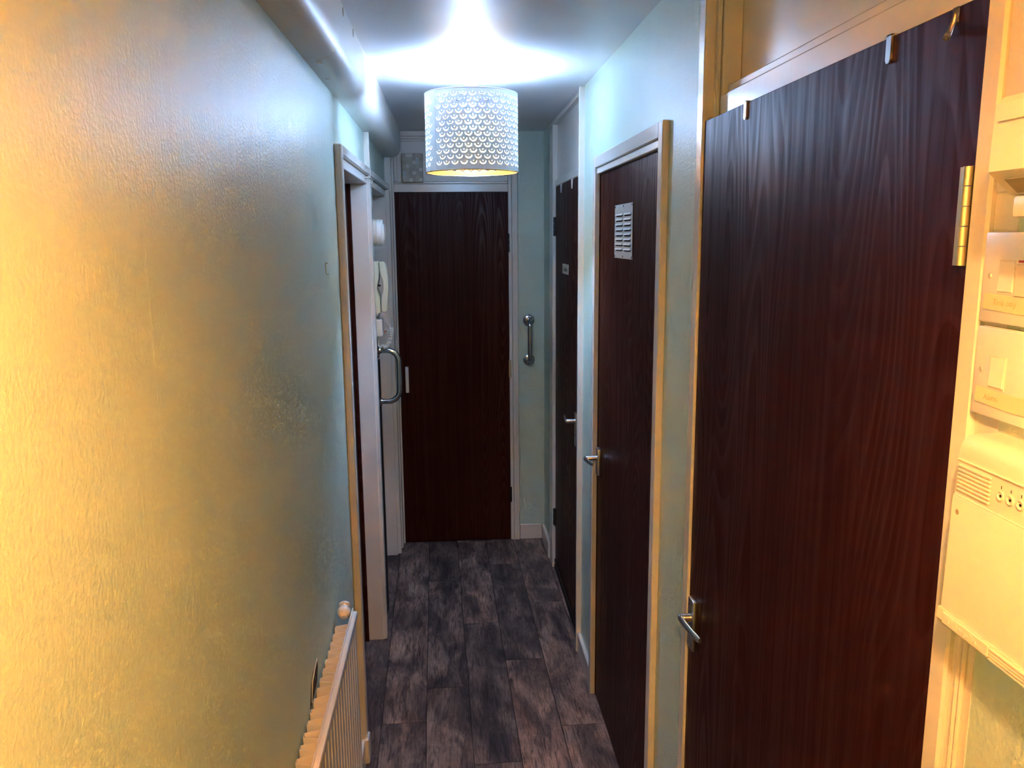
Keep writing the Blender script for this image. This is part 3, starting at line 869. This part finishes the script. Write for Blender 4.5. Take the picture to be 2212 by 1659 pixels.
obj('lead', tube(B(), [(-0.318, 3.62, 1.439), (-0.316, 3.62, 1.452), (-0.312, 3.62, 1.472)], 0.005, 8), 'phone_grey', t, smooth=True)
obj('lid_lip', box(B(), -0.3010, -0.2990, 3.588, 3.652, 1.371, 1.437, 0.001), 'white_plastic', t)

# ------------------------------------------------------------------ mosaic-fronted door chime above the end door
t = thing('door_chime', (-0.19, 4.62, 2.093), 'mosaic-patterned beige chime box above the end door', 'door chime')
CX0, CX1, CZ0, CZ1 = -0.2455, -0.1345, 2.091, 2.2435
CY = 4.600
obj('case', box(B(), CX0, CX1, CY, YE - 0.004, CZ0, CZ1, 0.002), 'mosaic', t)
nx, nz = 6, 8
cw, ch = (CX1 - CX0 - 0.004) / nx, (CZ1 - CZ0 - 0.004) / nz
pale = {(1, 7): 'b', (2, 7): 'b', (4, 6): 'c', (4, 5): 'c', (3, 5): 'b', (1, 4): 'b', (5, 3): 'b', (0, 2): 'c', (0, 1): 'c', (3, 2): 'b', (2, 0): 'b', (5, 0): 'b'}
rnd = random.Random(3)
for i in range(nx):
    for j in range(nz):
        k = pale.get((i, j))
        mat = 'mosaic_' + k if k else rnd.choice(['mosaic', 'mosaic', 'mosaic_d', 'mosaic_d', 'mosaic'])
        dep = 0.0022 + rnd.random() * 0.0012
        x0 = CX0 + 0.002 + i * cw; z0 = CZ0 + 0.002 + j * ch
        obj('tile', box(B(), x0 + 0.0003, x0 + cw - 0.0003, CY - dep, CY + 0.0005, z0 + 0.0003, z0 + ch - 0.0003), mat, t)
obj('cable_loop', tube(B(), [(CX1 - 0.001, 4.652, 2.122), (CX1 + 0.008, 4.652, 2.116), (CX1 + 0.010, 4.652, 2.106), (CX1 + 0.004, 4.652, 2.098), (CX1 - 0.002, 4.652, 2.0965)], 0.0016, 6), 'lining', t, smooth=True)

# ------------------------------------------------------------------ switches and boxes on the near right wall
bb = obj('backboard', box(B(), XR - 0.001, XR + 0.0005, 0.745, 0.7795, 0.9, ZT - 0.002), 'white', wall_right)
bb2 = obj('backboard', box(B(), XR - 0.004, XR + 0.0005, 0.40, 0.7780, 1.832, ZT - 0.002, 0.001), 'white', wall_right)

def fused_switch(z0, z1, label, yf, words):
    t = thing('fused_switch', (XR, yf - 0.073, z0), label, 'switch', 'fused switches on the near wall')
    xf = 0.525
    obj('pattress', box(B(), 0.5285, XR + 0.0002, yf - 0.146, yf, z0, z1, 0.002), 'white_plastic', t)
    obj('face_plate', box(B(), xf, 0.5290, yf - 0.146, yf, z0, z1, 0.002, 2), 'white_plastic', t, smooth=30)
    zc = z0 + (z1 - z0) * 0.52
    obj('screw', lathe(B(), [(0, 0.0006), (0.0022, 0.0008), (0.0030, 0)], (xf, yf - 0.011, zc), (-1, 0, 0), 14), 'plate', t)
    obj('screw', lathe(B(), [(0, 0.0006), (0.0022, 0.0008), (0.0030, 0)], (xf, yf - 0.135, zc), (-1, 0, 0), 14), 'plate', t)
    rk = B(); ya, yb = yf - 0.046, yf - 0.026
    prism(rk, [(xf + 0.001, zc - 0.015), (xf + 0.001, zc + 0.014), (xf - 0.0008, zc + 0.014), (xf - 0.0012, zc), (xf - 0.0020, zc - 0.014)], 'y', ya, yb)
    obj('rocker', rk, 'white_plastic', t)
    obj('rocker_surround', box(B(), xf - 0.0006, xf + 0.001, ya - 0.0012, yb + 0.0012, zc - 0.0165, zc + 0.0155), 'cream', t)
    tp = B()
    e = [(0.0, 0.0), (-0.05, -0.0015), (-0.092, 0.0005), (-0.092, -0.0165), (-0.05, -0.0172), (0.0, -0.0155), (0.0012, -0.011), (-0.0006, -0.006)]
    zt = z0 + 0.0285
    prism(tp, [(yf - 0.007 + p[0], zt + p[1]) for p in e], 'x', xf - 0.0010, xf - 0.0003)
    tape = obj('tape_label', tp, 'tape', t, 'strip of cream masking tape')
    text('handwriting', words, 0.0085, 'ink', tape, (xf - 0.0011, yf - 0.020, zt - 0.0108), (0, -1, 0), (0, 0, 1))
    return t
s1 = fused_switch(1.7075, 1.7945, 'upper white fused switch with a tape label and red neon', 0.7735, 'Tank only')
obj('fuse_holder', box(B(), 0.5225, 0.5260, 0.690, 0.7235, 1.735, 1.765, 0.001), 'cream', s1)
obj('neon', box(B(), 0.5238, 0.5255, 0.700, 0.722, 1.7665, 1.7685), 'red', s1, 'red neon strip')
s2 = fused_switch(1.6150, 1.7030, 'lower white fused switch with a ragged tape label', 0.7735, 'Alarm')

t = thing('control_panel', (XR, 0.62, 1.40), 'cream wall control panel with vent ribs and three round sockets', 'control panel')
PY0, PY1 = 0.50, 0.742
cp = [(XR + 0.0003, 1.420), (XR + 0.0003, 1.600), (0.514, 1.6000), (0.5085, 1.5990), (0.5045, 1.5972), (0.5012, 1.5945), (0.4990, 1.5910), (0.4977, 1.5870), (0.4970, 1.5815), (0.4966, 1.5760), (0.4965, 1.540), (0.4955, 1.539), (0.4945, 1.537), (0.4925, 1.420)]
obj('case', prism(B(), cp, 'y', PY0, PY1), 'cream', t, smooth=30)
obj('lip', prism(B(), [(XR + 0.0003, 1.402), (XR + 0.0003, 1.4195), (0.4905, 1.4195), (0.4895, 1.408), (0.493, 1.402)], 'y', PY0, PY1 + 0.002), 'cream', t)
for k in range(4):
    z = 1.4055 + k * 0.0032
    obj('lip_rib', box(B(), 0.4884, 0.4910, PY0 + 0.001, 0.6610, z, z + 0.0014), 'cream', t)
np_ = obj('name_plate', box(B(), 0.4885, 0.4905, 0.6625, 0.7330, 1.4065, 1.4180, 0.0005), 'cream', t, 'raised name strip')
rn = random.Random(5)
yy = 0.726
while yy > 0.672:
    w_ = 0.003 + rn.random() * 0.003
    zl = 1.4085 + rn.random() * 0.002
    obj('relief', box(B(), 0.4879, 0.4888, yy - w_, yy, zl, zl + 0.003 + rn.random() * 0.003), 'cream', np_)
    yy -= w_ + 0.0016
for k in range(7):
    z = 1.5445 + k * 0.0040
    obj('vent_rib', box(B(), 0.4945, 0.4968, 0.6905, 0.7385, z, z + 0.0020, 0.0005), 'cream', t)
obj('ledge', box(B(), 0.4950, 0.4970, PY0 + 0.001, PY1 - 0.001, 1.5745, 1.5760, 0.0004), 'cream', t)
obj('seam', box(B(), 0.4950, 0.4956, PY0 + 0.001, PY1 - 0.001, 1.5386, 1.5396), 'cream', t)
for yk in (0.6765, 0.6635, 0.6500):
    so = obj('socket', lathe(B(), [(0, 0.0), (0.0046, 0.0), (0.0046, 0.0012), (0.0038, 0.0014), (0.0028, 0.0004), (0, 0.0002)], (0.4965, yk, 1.5575), (-1, 0, 0), 20), 'cream', t, smooth=30)
    obj('socket_hole', lathe(B(), [(0, 0.0006), (0.0014, 0.0006), (0.0014, 0)], (0.4965, yk, 1.5575), (-1, 0, 0), 12), 'dark_metal', so)
    obj('tick', box(B(), 0.4962, 0.4966, yk - 0.0003, yk + 0.0003, 1.5640, 1.5670), 'dark_metal', t)
obj('panel_screw', lathe(B(), [(0, 0.0003), (0.0026, 0.0003), (0.0030, 0)], (0.4943, 0.7330, 1.5230), (-1, 0, 0), 14), 'mosaic_d', t)

t = thing('meter_box', (XR, 0.55, 1.80), 'cream hooded box above the upper fused switch', 'electric box')
hb = [(XR - 0.003, 1.822), (XR - 0.003, 1.905), (0.452, 1.902), (0.446, 1.896), (0.4445, 1.843), (0.447, 1.8405), (0.466, 1.8245)]
obj('hood', prism(B(), hb, 'y', 0.42, 0.6600), 'cream', t)
obj('hood_ridge', box(B(), 0.4436, 0.4452, 0.425, 0.6520, 1.882, 1.8845), 'cream', t)
obj('underside_label', prism(B(), [(0.4505, 1.8368), (0.4630, 1.8262), (0.4628, 1.8258), (0.4503, 1.8364)], 'y', 0.560, 0.648), 'mosaic_d', t)
obj('terminal_cover', box(B(), 0.4650, XR - 0.0005, 0.42, 0.6560, 1.8060, 1.8240, 0.003, 2), 'cream', t, smooth=30)

for (yy, zt_, lab) in ((0.7655, 1.4015, 'white cable clipped beside the door jamb under the control panel'), (0.7575, 1.4015, 'second white cable beside the green wall under the control panel')):
    t = thing('wall_cable', (XR - 0.003, yy, 0.02), lab, 'cable')
    obj('sheath', tube(B(), [(XR - 0.0028, yy, 0.001), (XR - 0.0028, yy, 0.6), (XR - 0.0028, yy + 0.0006, 1.0), (XR - 0.0028, yy, zt_ + 0.002)], 0.0030, 10), 'cream', t, smooth=True)
    if yy > 0.76:
        obj('clip', box(B(), XR - 0.0075, XR, yy - 0.0035, yy + 0.0035, 1.388, 1.394, 0.001), 'white_plastic', t)
